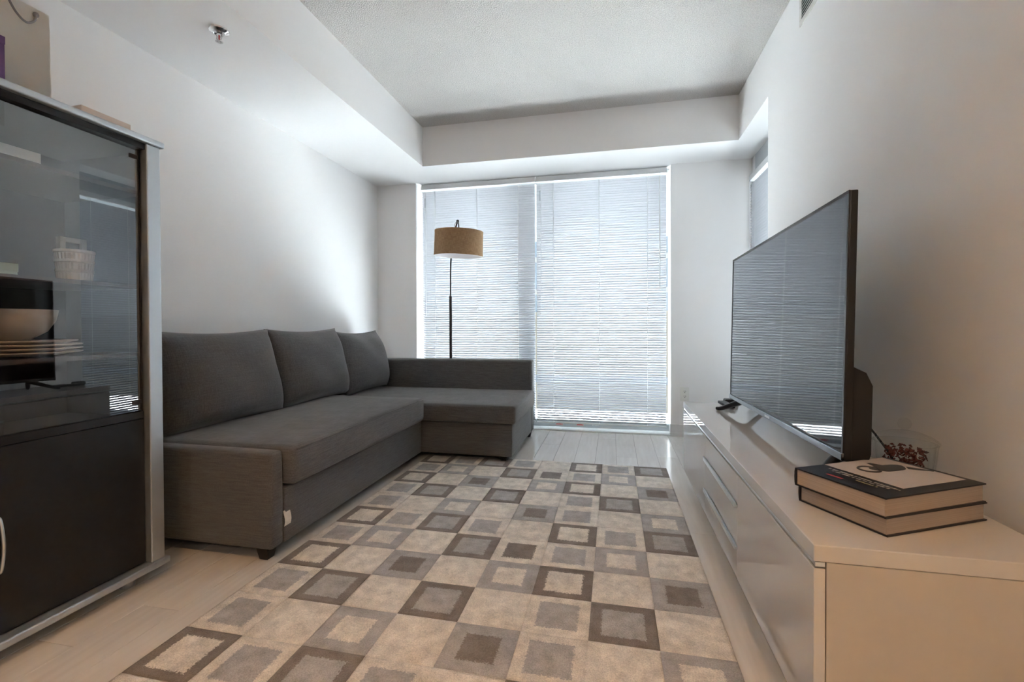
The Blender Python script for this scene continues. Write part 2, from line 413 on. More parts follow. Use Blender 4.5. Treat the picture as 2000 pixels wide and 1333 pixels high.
def window_side():
    root = tag(bpy.data.objects.new('window_2', None), 'side window in the recess beyond the television', kind='structure'); COL.objects.link(root)
    root.location = (XREC+.1, 3.5, 0); ROOT['window_2'] = Vector(root.location)
    x0, x1 = XREC, XREC+.06
    obj('stile', box(x0, x1, 4.0, YF, 0, ZS, bevel=.003), 'frame_white', root)
    obj('stile', box(x0, x1, 3.0, 3.03, 0, ZS, bevel=.003), 'frame_white', root)
    obj('top_rail', box(x0, x1, 3.03, 4.0, ZS-.16, ZS, bevel=.003), 'frame_grey', root)
    obj('bottom_rail', box(x0, x1, 3.03, 4.0, 0, .07, bevel=.003), 'frame_grey', root)
    obj('pane', box(x0+.027, x0+.033, 3.03, 4.0, .07, ZS-.16), 'pane_glass', root)
window_side()

# ------------------------------------------------------------------ outside
def outside():
    struct('balcony_floor', box(-4.5, 3.4, YF+.2, 5.25, -.25, -.03), 'concrete', 'sunlit balcony floor outside the window')
    struct('side_bounce_floor', box(XR+.37, 2.9, 1.6, YF+.2, -.25, -.03), 'bounce_grey', 'unseen floor added outside the side window to bounce sunlight in')  # added unseen floor: sunlight off it brightens the side blind and recess
    struct('balcony_slab_above', box(-4.5, 3.4, YF+.2, 5.45, 2.85, 3.05), 'concrete')
    b = thing('apartment_building', 'bluish apartment tower beyond the balcony, glimpsed between the blind slats', 'building', (-2, 44, -25))
    obj('facade', box(-60, 50, 44, 58, -25, 9), 'facade', b)
    for k in range(11): obj('floor_band', box(-60, 50, 43.8, 44, -24+k*3.1, -23.5+k*3.1), 'facade_trim', b)
    p = thing('low_building', 'low beige building in front of the bluish tower, glimpsed between the blind slats', 'building', (-2, 26, -25))
    obj('facade', box(-60, 50, 26, 34, -25, 1.7), 'parapet', p)
    for k in range(8): obj('floor_band', box(-60, 50, 25.8, 26, -24+k*3.1, -23.6+k*3.1), 'facade_trim', p)
    struct('ground', box(-150, 150, 6.2, 150, -25.4, -25), 'asphalt')
outside()

# ------------------------------------------------------------------ venetian blinds
def slat_mesh(L, axis):
    wd, c, th = .025, .0022, .0004
    th_ = R(TILT); n = 3
    bm = bmesh.new(); rows = []
    for sgn in (1, -1):
        for k in range(n+1):
            t = k/n*2-1; a = t*wd/2; h = c*(1-t*t) + sgn*th/2
            yy = a*math.cos(th_) + h*math.sin(th_); zz = -a*math.sin(th_) + h*math.cos(th_)
            rows.append((yy, zz))
    top, bot = rows[:n+1], rows[n+1:]
    loop = top + bot[::-1]
    ends = []
    for e in (-L/2, L/2):
        ends.append([bm.verts.new((e, y, z) if axis == 'x' else (y, e, z)) for y, z in loop])
    m = len(loop)
    for k in range(m): bm.faces.new((ends[0][k], ends[0][(k+1)%m], ends[1][(k+1)%m], ends[1][k]))
    bm.faces.new(ends[0][::-1]); bm.faces.new(ends[1])
    bmesh.ops.recalc_face_normals(bm, faces=bm.faces[:])
    me = bpy.data.meshes.new('slat'); bm.to_mesh(me); bm.free(); me.materials.append(MATS['slat'])
    for p in me.polygons: p.use_smooth = False
    return me
TILT = 49.0
PITCH = .0215
def blind(label, a0, a1, c, axis, ladders, wand, z0=.074, ztop=2.283):
    """a0..a1 along the window, c the plane position, axis 'x' or 'y'"""
    mid = (a0+a1)/2
    loc = (mid, c, 0) if axis == 'x' else (c, mid, 0)
    root = thing('venetian_blind', label, 'blind', loc, group='venetian blinds on the windows')
    def bx(u0, u1, v0, v1, zz0, zz1, bev=0.0):
        return box(u0, u1, c+v0, c+v1, zz0, zz1, bev) if axis == 'x' else box(c+v0, c+v1, u0, u1, zz0, zz1, bev)
    obj('headrail', bx(a0-.004, a1+.004, -.018, .018, ztop-.045, ztop, .002), 'blind_rail', root)
    me = slat_mesh(a1-a0, axis)
    n = int((ztop-.052-z0)/PITCH)
    for k in range(n):
        o = bpy.data.objects.new('slat', me); COL.objects.link(o); o.parent = root
        o.location = (random.uniform(-.0008, .0008), 0, z0+.006+k*PITCH) if axis == 'x' else (0, random.uniform(-.0008, .0008), z0+.006+k*PITCH)
    obj('bottom_rail', bx(a0, a1, -.010, .010, z0-.020, z0-.008, .002), 'blind_rail', root)
    for u in ladders:
        obj('ladder_cord', bx(u-.0016, u+.0016, -.0150, -.0138, z0-.012, ztop-.04), 'cord', root)
        obj('ladder_cord', bx(u-.0012, u+.0012, .0138, .0150, z0-.012, ztop-.04), 'cord', root)
    if wand is not None:
        p = (wand, c-.024) if axis == 'x' else (c-.024, wand)
        wnd = obj('tilt_wand', tube([(p[0], p[1], ztop-.06), (p[0], p[1], ztop-1.02)], .0045, 6), 'cord', root)
        obj('wand_hook', tube([(p[0], p[1]+.008, ztop-.045), (p[0], p[1], ztop-.05), (p[0], p[1], ztop-.065)], .002, 6), 'frame_grey', wnd)
    # side bracket for the lift cord
    e = a0+.035 if wand is None or wand > mid else a1-.035
    obj('cord_clip', bx(e-.004, e+.004, -.022, -.015, ztop-.22, ztop-.13, .001), 'frame_grey', root)
    obj('lift_cord', bx(e+.006, e+.0085, -.019, -.017, ztop-1.25, ztop-.045), 'cord', root)
    return root
blind('white venetian blind behind the burlap floor lamp', OX0+.042, -.6965, YF+.055, 'x', (-1.656, -1.242, -.849), None)
blind('white venetian blind beside the wall outlet, right of the floor lamp', -.6825, OX1-.030, YF+.055, 'x', (-.527, -.123, .286), .385)
blind('narrow white venetian blind in the recess behind the television', 3.04, 3.985, XREC-.030, 'y', (3.2, 3.52, 3.84), 3.94, ztop=2.12)

# ------------------------------------------------------------------ rug
def rug():
    x0, dx, y0, dy = -1.291, .2028, 3.108, .1947
    rows = [['Bc','Cg','Bg','Cg','P','Bc','Cg','Bg'], ['Cg','Gc','P','Bg','Cb','Cg','Gc','P'], ['Bc','P','Gb','P','Gc','Bc','P','Gb'],
            ['Cg','Bg','P','Bg','P','Cg','Bg','P'], ['Cg','P','Gc','P','Gb','Cg','P','Gc']]
    nr = 12
    cx, cy = x0+4*dx, y0-nr/2*dy
    root = thing('area_rug', 'cream, grey and brown pile rug with a pattern of framed squares', 'rug', (cx, cy, 0))
    obj('backing', box(x0, x0+8*dx, y0-nr*dy, y0, .0005, .006), 'rug_backing', root)
    meshes = {}
    half = dict(Bg=.068, Bc=.068, Cg=.068, Cb=.064, P=.07, Gc=.058, Gb=.058)
    for kind, h in half.items():
        bm = bmesh.new(); n = 18; g = {}
        for i in range(n+1):
            for j in range(n+1):
                u = (i/n-.5); v = (j/n-.5); X, Y = u*dx, v*dy
                m = max(abs(X), abs(Y)); z = .0125
                edge = min(dx/2-abs(X), dy/2-abs(Y))
                z -= .0006*math.exp(-(max(edge, 0)/.006)**2)
                z -= (.0045 if kind == 'P' else .002)*math.exp(-((m-h)/.006)**2)
                z += .0012*(m < h) + (random.uniform(-.0007, .0007) if 0 < i < n and 0 < j < n else 0)
                g[i, j] = bm.verts.new((X, Y, z))
        for i in range(n):
            for j in range(n): bm.faces.new((g[i,j], g[i+1,j], g[i+1,j+1], g[i,j+1]))
        # skirt
        ring = [(i,0) for i in range(n)] + [(n,j) for j in range(n)] + [(i,n) for i in range(n,0,-1)] + [(0,j) for j in range(n,0,-1)]
        lo = [bm.verts.new((g[q].co.x, g[q].co.y, .004)) for q in ring]
        for k in range(len(ring)):
            k2 = (k+1) % len(ring); bm.faces.new((g[ring[k]], lo[k], lo[k2], g[ring[k2]]))
        bmesh.ops.recalc_face_normals(bm, faces=bm.faces[:])
        me = bpy.data.meshes.new('rug_square'); bm.to_mesh(me); bm.free(); finish(me, True); me.materials.append(MATS['pile_'+kind]); meshes[kind] = me
    for j in range(nr):
        for i in range(8):
            o = bpy.data.objects.new('rug_square', meshes[rows[j % 5][i]]); COL.objects.link(o); o.parent = root
            o.location = (x0+(i+.5)*dx-cx, y0-(j+.5)*dy-cy, 0)
            if (i*3+j*5) % 4 == 1: o.rotation_euler.z = math.pi
rug()

# ------------------------------------------------------------------ corner sofa
def soft_box(x0, x1, y0, y1, z0, z1, r=.03, seg=4, puff=0.0, n=8, wob=0.0):
    """upholstered block: subdivided rounded box with slight bulging of the faces"""
    bm = bmesh.new(); _raw(bm, x0, x1, y0, y1, z0, z1)
    bmesh.ops.subdivide_edges(bm, edges=bm.edges[:], cuts=n, use_grid_fill=True)
    c = Vector(((x0+x1)/2, (y0+y1)/2, (z0+z1)/2)); h = Vector(((x1-x0)/2, (y1-y0)/2, (z1-z0)/2))
    bm2 = bmesh.new(); _raw(bm2, x0, x1, y0, y1, z0, z1)
    bmesh.ops.bevel(bm2, geom=bm2.edges[:], offset=r, segments=seg, profile=.5, affect='EDGES', clamp_overlap=True)
    bm.free()
    # cut the rounded box into a grid so the faces can bulge
    for ax in range(3):
        lo, hi = c[ax]-h[ax]+r, c[ax]+h[ax]-r
        k = max(1, min(14, int((hi-lo)/.07)))
        for q in range(1, k):
            no = Vector((0,0,0)); no[ax] = 1; co = Vector(c); co[ax] = lo+(hi-lo)*q/k
            bmesh.ops.bisect_plane(bm2, geom=bm2.verts[:]+bm2.edges[:]+bm2.faces[:], plane_co=co, plane_no=no)
    for v in bm2.verts:
        d = v.co - c; t = [abs(d[i])/h[i] for i in range(3)]
        for ax in range(3):
            if t[ax] > .97:
                o1, o2 = [i for i in range(3) if i != ax]
                v.co[ax] += math.copysign(puff*(1-min(1, t[o1])**3)*(1-min(1, t[o2])**3), d[ax])
                if wob: v.co[ax] += wob*(math.sin(7.3*v.co[o1]+3*v.co[o2]) + math.sin(13*v.co[o2]+5*v.co[o1]))*.5
    return bm2
def sofa():
    root = thing('corner_sofa', 'dark grey fabric corner sofa with a chaise along the window', 'sofa', (-1.75, 2.7, 0))
    F = 'sofa_fabric'
    obj('arm_panel', soft_box(-2.19, -1.316, 1.553, 1.624, .052, .437, r=.016, puff=.003), F, root, smooth=40)
    obj('base_frame', soft_box(-2.19, -1.316, 1.6245, 3.0, .052, .279, r=.010, puff=.001), F, root, smooth=40)
    obj('seat_mattress', soft_box(-2.09, -1.268, 1.628, 2.952, .287, .447, r=.028, puff=.004, wob=.002), F, root, smooth=60)
    obj('chaise_base', soft_box(-2.19, -.667, 3.0, 3.735, .052, .277, r=.010, puff=.002), F, root, smooth=40)
    obj('chaise_cushion', soft_box(-2.09, -.634, 2.954, 3.733, .283, .405, r=.018, puff=.006, wob=.0015), F, root, smooth=60)
    obj('chaise_backrest', soft_box(-2.10, -.659, 3.735, 3.865, .27, .648, r=.018, puff=.003, wob=.001), F, root, smooth=40)
    obj('backrest_support', soft_box(-2.10, -.668, 3.742, 3.862, .052, .27, r=.006), F, root, smooth=40)
    obj('back_rail', soft_box(-2.222, -2.191, 1.56, 3.865, .052, .44, r=.008), F, root, smooth=40)
    bm = tube(smooth_path([(-1.2665, 1.64, .437), (-1.2665, 2.3, .440), (-1.2665, 2.94, .437)], 6), .0022, 6)
    obj('seam_piping', bm, F, root, smooth=True)
    for x, y in ((-1.375, 1.595), (-2.13, 1.60), (-.735, 3.06), (-.705, 3.80), (-2.13, 3.80), (-1.6, 2.9)):
        bm = bmesh.new(); a, b = .030, .020
        zl = .0130 if x == -.735 else .0005   # this one stands on the rug
        lo = [bm.verts.new((x+sx*b, y+sy*b, zl)) for sx, sy in ((-1,-1),(1,-1),(1,1),(-1,1))]
        hi = [bm.verts.new((x+sx*a, y+sy*a, .055)) for sx, sy in ((-1,-1),(1,-1),(1,1),(-1,1))]
        bm.faces.new(lo[::-1]); bm.faces.new(hi)
        for k in range(4): bm.faces.new((lo[k], lo[(k+1)%4], hi[(k+1)%4], hi[k]))
        bmesh.ops.bevel(bm, geom=bm.edges[:], offset=.004, segments=2, affect='EDGES')
        obj('leg', bm, 'leg_black', root, smooth=40)
    bm = bmesh.new(); n = 6
    for k in range(n):
        z0, z1 = .122+.063*k/n, .122+.063*(k+1)/n
        xo = lambda z: -1.3135+.004*math.sin((z-.122)*70)
        v = [bm.verts.new(p) for p in ((xo(z0), 1.621, z0), (xo(z0), 1.659, z0), (xo(z1), 1.659, z1), (xo(z1), 1.621, z1))]; bm.faces.new(v)
    bmesh.ops.remove_doubles(bm, verts=bm.verts[:], dist=1e-5)
    bmesh.ops.solidify(bm, geom=bm.faces[:], thickness=.0006)
    obj('care_label', bm, 'label_cloth', root)
sofa()
def cushion(label, yc, wd, ht, th, loc, lean, turn, seed):
    rnd = random.Random(seed); ph = [rnd.uniform(0, 6.28) for _ in range(8)]
    n = 26; bm = bmesh.new(); g = {}
    for s in (1, -1):
        for i in range(n+1):
            for j in range(n+1):
                u, v = i/n*2-1, j/n*2-1
                prof = (max(0, 1-abs(u)**3.2)**.62)*(max(0, 1-abs(v)**3.0)**.62)
                # sides pulled in between the corners
                uu = u*(1-.045*(1-v*v)); vv = v*(1-.05*(1-u*u))
                z = s*(prof*th/2)*(1-.18*v)
                # sag and creases
                if s > 0: z += prof*(.006*math.sin(3*u+ph[0])*math.sin(2.4*v+ph[1]) + .004*math.sin(6*u+4*v+ph[2]))
                key = (i, j, 0 if (i in (0, n) or j in (0, n)) else s)
                if key not in g:
                    g[key] = bm.verts.new((uu*wd/2, vv*ht/2 - .012*math.cos(u*1.4)*(v > 0)*v, z))
        for i in range(n):
            for j in range(n):
                q = [g[(a, b, 0 if (a in (0, n) or b in (0, n)) else s)] for a, b in ((i,j),(i+1,j),(i+1,j+1),(i,j+1))]
                bm.faces.new(q if s > 0 else q[::-1])
    o = obj('back_cushion', bm, 'cushion_fabric', smooth=True)
    # local x -> +Y, local y -> up, local z -> toward the room (+X)
    base = Matrix(((0,0,1),(1,0,0),(0,1,0))).to_4x4()
    o.matrix_world = Matrix.Translation(loc) @ Matrix.Rotation(turn, 4, 'Z') @ Matrix.Rotation(-lean, 4, 'Y') @ base
    return tag(o, label, 'cushion', 'back cushions on the sofa')
cushion('grey back cushion on the sofa, nearest the glass cabinet', 2.0, .735, .50, .27, (-2.005, 2.03, .683), R(13), R(-2), 1)
cushion('middle grey back cushion on the sofa', 2.7, .725, .50, .27, (-2.005, 2.745, .683), R(13), 0, 2)
cushion('grey back cushion in the sofa corner, against the chaise backrest', 3.4, .68, .50, .27, (-2.005, 3.40, .660), R(13), R(2), 3)

# ------------------------------------------------------------------ floor lamp
def floor_lamp():
    px, py = -1.452, 3.975
    root = thing('floor_lamp', 'arched floor lamp with a burlap drum shade behind the sofa', 'lamp', (px, py, 0))
    obj('base', lathe([(0, .0005), (.10, .0005), (.10, .016), (.094, .022), (.02, .026), (0, .026)], 32, (px, py)), 'dark_metal', root, smooth=40)
    obj('pole', tube([(px, py, .02), (px, py, 1.19)], .0125, 14), 'dark_metal', root, smooth=40)
    obj('pole_joint', lathe([(0, 1.186), (.0135, 1.186), (.0135, 1.20), (.008, 1.215), (0, 1.215)], 14, (px, py)), 'dark_metal', root, smooth=40)
    sx, sy = -1.296, 3.76
    path = smooth_path([(px, py, 1.20), (px+.004, py, 1.50), (px+.028, py-.004, 1.72), (-1.380, 3.955, 1.865), (-1.371, 3.95, 1.885)], 8)
    obj('arm', tube(path, .0065, 10), 'dark_metal', root, smooth=60)
    hk = obj('arm_tip', lathe([(0, 1.872), (.011, 1.872), (.0125, 1.880), (.011, 1.892), (0, 1.895)], 14, (-1.371, 3.95)), 'dark_metal', root, smooth=40)
    obj('hanger', tube(smooth_path([(-1.371, 3.945, 1.88), (-1.345, 3.88, 1.862), (-1.305, 3.785, 1.80), (sx, sy, 1.755), (sx, sy, 1.70)], 6), .005, 8), 'dark_metal', hk, smooth=True)
    cord = smooth_path([(-1.378, 3.94, 1.875), (-1.370, 3.87, 1.835), (-1.335, 3.79, 1.77), (sx-.02, sy, 1.70)], 5)
    obj('cord', tube(cord, .0018, 6), 'dark_metal', root)
    # shade in its own frame, tilted a little
    cz = 1.642; r0, r1, h = .206, .209, .105
    sh = bpy.data.objects.new('shade', None)
    bm = lathe([(r1, -h), (r0, h)], 64); 
    me_o = obj('shade', bm, 'burlap', root, smooth=True, local=True)
    T = Matrix.Translation(Vector((sx, sy, cz)) - Vector((px, py, 0))) @ Matrix.Rotation(R(2.6), 4, 'Y') @ Matrix.Rotation(R(2.0), 4, 'X')
    me_o.matrix_local = T
    bpy.data.objects.remove(sh)
    def sub(name, bm, m, sm=True):
        o = obj(name, bm, m, me_o, smooth=sm, local=True); return o
    sub('lining', lathe([(r1-.0035, -h+.001), (r0-.0035, h-.001)], 64), 'shade_inside')
    def band(zc):
        b = lathe([(r1+.0012, zc-.010), (r1+.0012, zc+.010), (r0-.0045, zc+.010), (r0-.0045, zc-.010), (r1+.0012, zc-.010)], 64)
        return b
    sub('bottom_trim', lathe([(r1+.0012, -h-.001), (r1+.0010, -h+.016)], 64), 'burlap')
    sub('top_trim', lathe([(r0+.0012, h-.014), (r0+.0012, h+.001)], 64), 'burlap')
    bm = tube([(r1*math.cos(a)*.992, r1*math.sin(a)*.992, -h) for a in [2*math.pi*k/48 for k in range(49)]], .0022, 6)
    sub('wire_ring', bm, 'frame_white')
    bm = bmesh.new()
    for a in (0.3, 0.3+2.094, 0.3+4.189): tube([(0, 0, h-.03), (r0*math.cos(a), r0*math.sin(a), h-.004)], .002, 6, bm)
    sub('spider', bm, 'frame_white')
    sub('socket', lathe([(0, h-.09), (.018, h-.09), (.018, h-.03), (0, h-.03)], 16), 'frame_white')
    sub('bulb', lathe([(0, -.045), (.018, -.04), (.030, -.018), (.028, .005), (.014, .03), (0, .03)], 20), 'ceramic')
floor_lamp()

# ------------------------------------------------------------------ tv bench
BX0, BX1, BY0, BY1, BZ = .398, .852, 1.042, 2.836, .49
def bench():
    root = thing('tv_bench', 'long glossy white television bench against the right wall', 'tv bench', (.62, 1.94, 0))
    G = 'gloss_white'
    zt = BZ-.034
    obj('top_panel', box(BX0, BX1, BY0, BY1, zt, BZ, bevel=.002), G, root)
    obj('side_panel', box(BX0+.024, BX1, BY0+.002, BY0+.020, .096, zt-.001, bevel=.001), 'satin_white', root)
    obj('side_panel', box(BX0+.024, BX1, BY1-.020, BY1-.002, .096, zt-.001, bevel=.001), 'satin_white', root)
    obj('bottom_panel', box(BX0+.024, BX1, BY0+.0205, BY1-.0205, .096, .114), 'satin_white', root)
    obj('back_panel', box(BX1-.008, BX1, BY0+.0205, BY1-.0205, .1145, zt-.001), 'satin_white', root)
    obj('plinth', box(BX0+.07, BX1-.03, BY0+.05, BY1-.05, .0008, .0955), 'satin_white', root)
    obj('grip_rail', box(BX0+.003, BX0+.022, BY0+.002, BY1-.002, zt-.012, zt-.001, bevel=.002), 'alu', root)
    s1, s2 = 1.64, 2.19
    for (a, b) in ((BY0+.002, s1-.0004), (s2+.0012, BY1-.002)):
        obj('flap_front', box(BX0+.001, BX0+.022, a, b, .096, zt-.015, bevel=.0012), G, root)
    zs = [.096, .203, .343, zt-.015]
    for k in range(3):
        d = obj('drawer_front', box(BX0+.001, BX0+.022, s1+.0004, s2-.0012, zs[k]+.0015, zs[k+1]-.0015-(.010 if k < 2 else 0), bevel=.0012), G, root)
        if k < 2:
            obj('drawer_pull', boxes([(BX0-.008, BX0+.022, s1+.001, s2-.001, zs[k+1]-.0105, zs[k+1]-.0015), (BX0-.008, BX0-.004, s1+.001, s2-.001, zs[k+1]-.0015, zs[k+1]+.006)]), 'alu', d)
bench()

# ------------------------------------------------------------------ television
def tv():
    ya, yb = 1.392, 2.612; zb, zt = .562, 1.288
    root = thing('television', 'large flat television standing on the white bench', 'television', (.63, 2.0, BZ))
    def sh(bm):
        for v in bm.verts:
            v.co.z += (2.0-v.co.y)*.016
            v.co.x += (v.co.z-zb)*.018
        return bm
    obj('cabinet', sh(box(.602, .622, ya, yb, zb, zt, bevel=.003)), 'black_plastic', root)
    bm = bmesh.new()
    pts = [(.622, zb+.004), (.664, zb+.006), (.668, zb+.02), (.668, .765), (.652, .80), (.622, .815)]
    A = [bm.verts.new((x, ya+.004, z)) for x, z in pts]; B = [bm.verts.new((x, yb-.004, z)) for x, z in pts]
    bm.faces.new(A); bm.faces.new(B[::-1])
    for k in range(len(pts)): bm.faces.new((A[k], A[(k+1)%6], B[(k+1)%6], B[k]))
    obj('back_housing', sh(bm), 'black_plastic', root)
    obj('screen', sh(box(.6008, .6025, ya+.008, yb-.008, zb+.022, zt-.010)), 'screen', root)
    obj('top_bezel', sh(box(.5985, .603, ya, yb, zt-.010, zt, bevel=.001)), 'dark_metal', root)
    obj('bottom_bezel', sh(box(.596, .603, ya, yb, zb, zb+.021, bevel=.002)), 'bezel_metal', root)
    obj('side_bezel', sh(box(.599, .603, ya, ya+.008, zb+.021, zt-.010)), 'black_plastic', root)
    obj('side_bezel', sh(box(.599, .603, yb-.008, yb, zb+.021, zt-.010)), 'black_plastic', root)
    for y, s, f in ((2.47, 1, 1), (1.452, 1, .2)):
        bm = bmesh.new(); top = zb+(2.0-y)*.016+.004
        for x1, ys in ((.530+.03*(f < 1), y+s*.125*f), (.735, y+s*.06*f)):
            pth = smooth_path([(.628, y, top), (.628+(x1-.628)*.35, y+(ys-y)*.3, top-.022), (.628+(x1-.628)*.8, y+(ys-y)*.8, BZ+.014), (x1, ys, BZ+.0085)], 6)
            tube(pth, [.016-.0075*k/(len(pth)-1) for k in range(len(pth))], 8, bm)
        obj('foot', bm, 'black_plastic', root, smooth=60)
    obj('logo_plate', sh(box(.5952, .596, 1.97, 2.03, zb+.006, zb+.015)), 'chrome', root)
tv()
solo('power_cable', tube(smooth_path([(.675, 1.62, .68), (.73, 1.60, .66), (.79, 1.59, .58), (.83, 1.58, .51), (.873, 1.58, .46), (.875, 1.6, .2)], 8), .0032, 8), 'black_plastic', (.79, 1.59, .49), 'thin black power cable drooping behind the television', 'cable', smooth=True)

def remote():
    root = thing('remote_control', 'black remote control lying on the bench beyond the television foot', 'remote', (.60, 2.70, BZ+.0005), R(4))
    bm = box(-.022, .022, -.085, .085, 0, .016, bevel=.006, seg=3)
    for v in bm.verts: v.co.z += .006*(v.co.y/.085)**2
    obj('body', bm, 'black_plastic', root, smooth=40, local=True)
    bm = bmesh.new()
    for i in range(3):
        for j in range(7): bm_box(bm, -.014+i*.011, -.007+i*.011, -.07+j*.02, -.060+j*.02, .0155+.006*(((-.065+j*.02)/.085)**2), .0172+.006*(((-.065+j*.02)/.085)**2))
    obj('buttons', bm, 'leg_black', root, local=True)
remote()
def media_box():
    root = thing('media_box', 'small rounded black box at the far end of the white bench', 'box', (.645, 2.795, BZ+.0005))
    obj('body', box(-.035, .035, -.03, .03, .004, .030, bevel=.009, seg=3), 'black_plastic', root, smooth=40, local=True)
    obj('base', box(-.028, .028, -.024, .024, 0, .004), 'leg_black', root, local=True)
media_box()

# ------------------------------------------------------------------ books
def book(label, loc, rz, L, W, T, fancy):
    root = thing('hardcover_book', label, 'book', loc, rz, group='hardcover books on the bench')
    c = .0032
    obj('front_cover', box(-L/2, L/2, -W/2, W/2, T-c, T, bevel=.0008), 'book_cover', root, local=True)
    obj('back_cover', box(-L/2, L/2, -W/2, W/2, 0, c, bevel=.0008), 'book_cover', root, local=True)
    bm = bmesh.new(); n = 8
    for s in (-L/2, L/2):
        pass
    prof = [(W/2-.001, 0), (W/2+.0008, T*.18), (W/2+.0014, T*.5), (W/2+.0008, T*.82), (W/2-.001, T)]
    A = [bm.verts.new((-L/2, y, z)) for y, z in prof] + [bm.verts.new((-L/2, W/2-.004, T-c)), bm.verts.new((-L/2, W/2-.0025, T*.5)), bm.verts.new((-L/2, W/2-.004, c))]
    B = [bm.verts.new((L/2, v.co.y, v.co.z)) for v in A]
    bm.faces.new(A); bm.faces.new(B[::-1])
    for k in range(len(A)): bm.faces.new((A[k], A[(k+1) % len(A)], B[(k+1) % len(A)], B[k]))
    obj('spine', bm, 'book_cover', root, smooth=50, local=True)
    obj('page_block', box(-L/2+.004, L/2-.004, -W/2+.005, W/2-.004, c, T-c), 'pages', root, local=True)
    if fancy:
        fc = [o for o in root.children if o.name.startswith('front_cover')] if False else None
        z = T
        pic = obj('cover_picture', box(-L/2+.095, L/2-.014, -W/2+.030, W/2-.003, z, z+.0004), 'book_picture', root, local=True)
        # dark drawing on the picture
        bm = bmesh.new()
        def blob(pts):
            vs = [bm.verts.new((x, y, z+.0009)) for x, y in pts]; f = bm.faces.new(vs)
            r = bmesh.ops.extrude_face_region(bm, geom=[f]); 
            for v in r['geom']:
                if isinstance(v, bmesh.types.BMVert): v.co.z -= .0004
        cx, cy = .062, .035
        blob([(cx+.050*math.cos(a)*(1+.12*math.sin(3*a)), cy+.026*math.sin(a)*(1+.15*math.cos(2*a))) for a in [2*math.pi*k/28 for k in range(28)]])
        blob([(cx+.038, cy-.020), (cx+.075, cy-.052), (cx+.082, cy-.050), (cx+.054, cy-.004)])
        blob([(cx-.020, cy+.02), (cx-.012, cy+.046), (cx-.002, cy+.046), (cx+.01, cy+.022)])
        ring = [(cx-.058+.024*math.cos(a), cy+.006+.022*math.sin(a)) for a in [2*math.pi*k/24 for k in range(25)]]
        tube([(x, y, z+.0006) for x, y in ring], .0028, 6, bm)
        obj('cover_drawing', bm, 'book_drawing', root, local=True)
        bm = bmesh.new(); rnd = random.Random(4)
        def line(x, y0, y1, h):
            y = y0
            while y < y1:
                wd = rnd.uniform(.0025, .0055)
                bm_box(bm, x-h/2, x+h/2*rnd.uniform(.3, 1), y, y+wd, z, z+.0003); y += wd + (.006 if rnd.random() < .2 else .0014)
        line(-L/2+.078, -.085, .075, .007); line(-L/2+.066, -.070, .060, .006)
        obj('title_print', bm, 'book_text', root, local=True)
        bm = bmesh.new(); line(-L/2+.052, -.055, -.010, .005); obj('subtitle_print', bm, 'book_text_yellow', root, local=True)
        obj('red_mark', box(-L/2+.028, -L/2+.036, .010, .048, z, z+.0003), 'book_red', root, local=True)
    return root
BA = R(28.0)
book('lower hardcover book of the pair on the bench, under the other', (.646, 1.274, BZ+.0003), BA, .306, .214, .042, False)
book('upper dark hardcover book with a pale picture on its cover', (.637, 1.267, BZ+.0428), BA+R(.8), .312, .218, .044, True)

# ------------------------------------------------------------------ candy jar
def jar():
    x, y = .800, 1.500; z = BZ+.0005
    root = thing('glass_jar', 'lidded cut-glass jar behind the stacked books', 'jar', (x, y, BZ))
    n = 40
    def cut(prof, amp):
        bm = bmesh.new(); rings = []
        for r, zz in prof:
            rings.append([bm.verts.new((x+(r+amp*(k % 2))*math.cos(2*math.pi*k/n), y+(r+amp*(k % 2))*math.sin(2*math.pi*k/n), zz)) for k in range(n)])
        for a, b in zip(rings, rings[1:]):
            for k in range(n): bm.faces.new((a[k], a[(k+1)%n], b[(k+1)%n], b[k]))
        bm.faces.new(rings[0][::-1]); bm.faces.new(rings[-1]) if False else None
        return bm
    obj('bowl', cut([(.045, z), (.052, z+.006), (.064, z+.05), (.070, z+.11), (.072, z+.116), (.066, z+.116), (.060, z+.05), (.046, z+.010)], .0025), 'jar_glass', root)
    lid = obj('lid', cut([(.074, z+.117), (.074, z+.123), (.060, z+.134), (.034, z+.145), (.010, z+.148)], .0025), 'jar_glass', root)
    obj('lid_knob', lathe([(0, z+.147), (.009, z+.148), (.007, z+.153), (.013, z+.158), (.0165, z+.168), (.013, z+.178), (.006, z+.184), (0, z+.185)], 16, (x, y)), 'jar_glass', lid, smooth=True)
    # dried petals, uncountable
    bm = bmesh.new(); rnd = random.Random(9)
    for k in range(260):
        a = rnd.uniform(0, 6.283); zz = z+.012+.090*rnd.random(); rr = (.038+.012*(zz-z)/.1)*math.sqrt(rnd.random())
        c = Vector((x+rr*math.cos(a), y+rr*math.sin(a), zz)); u = Vector((rnd.gauss(0,1), rnd.gauss(0,1), rnd.gauss(0,1))).normalized(); v = u.orthogonal().normalized(); s = rnd.uniform(.005, .009)
        w_ = u.cross(v)*.0015
        q = [c+u*s, c+v*s*.6+w_, c-u*s, c-v*s*.6+w_]
        A = [bm.verts.new(p) for p in q]; B = [bm.verts.new(p-w_*1.2) for p in q]
        bm.faces.new(A); bm.faces.new(B[::-1])
        for i in range(4): bm.faces.new((A[i], A[(i+1)%4], B[(i+1)%4], B[i]))
    o = solo('dried_petals', bm, 'petal_red', (x, y, BZ+.01), 'dark red dried petals filling the glass jar', 'petals'); o['kind'] = 'stuff'
jar()

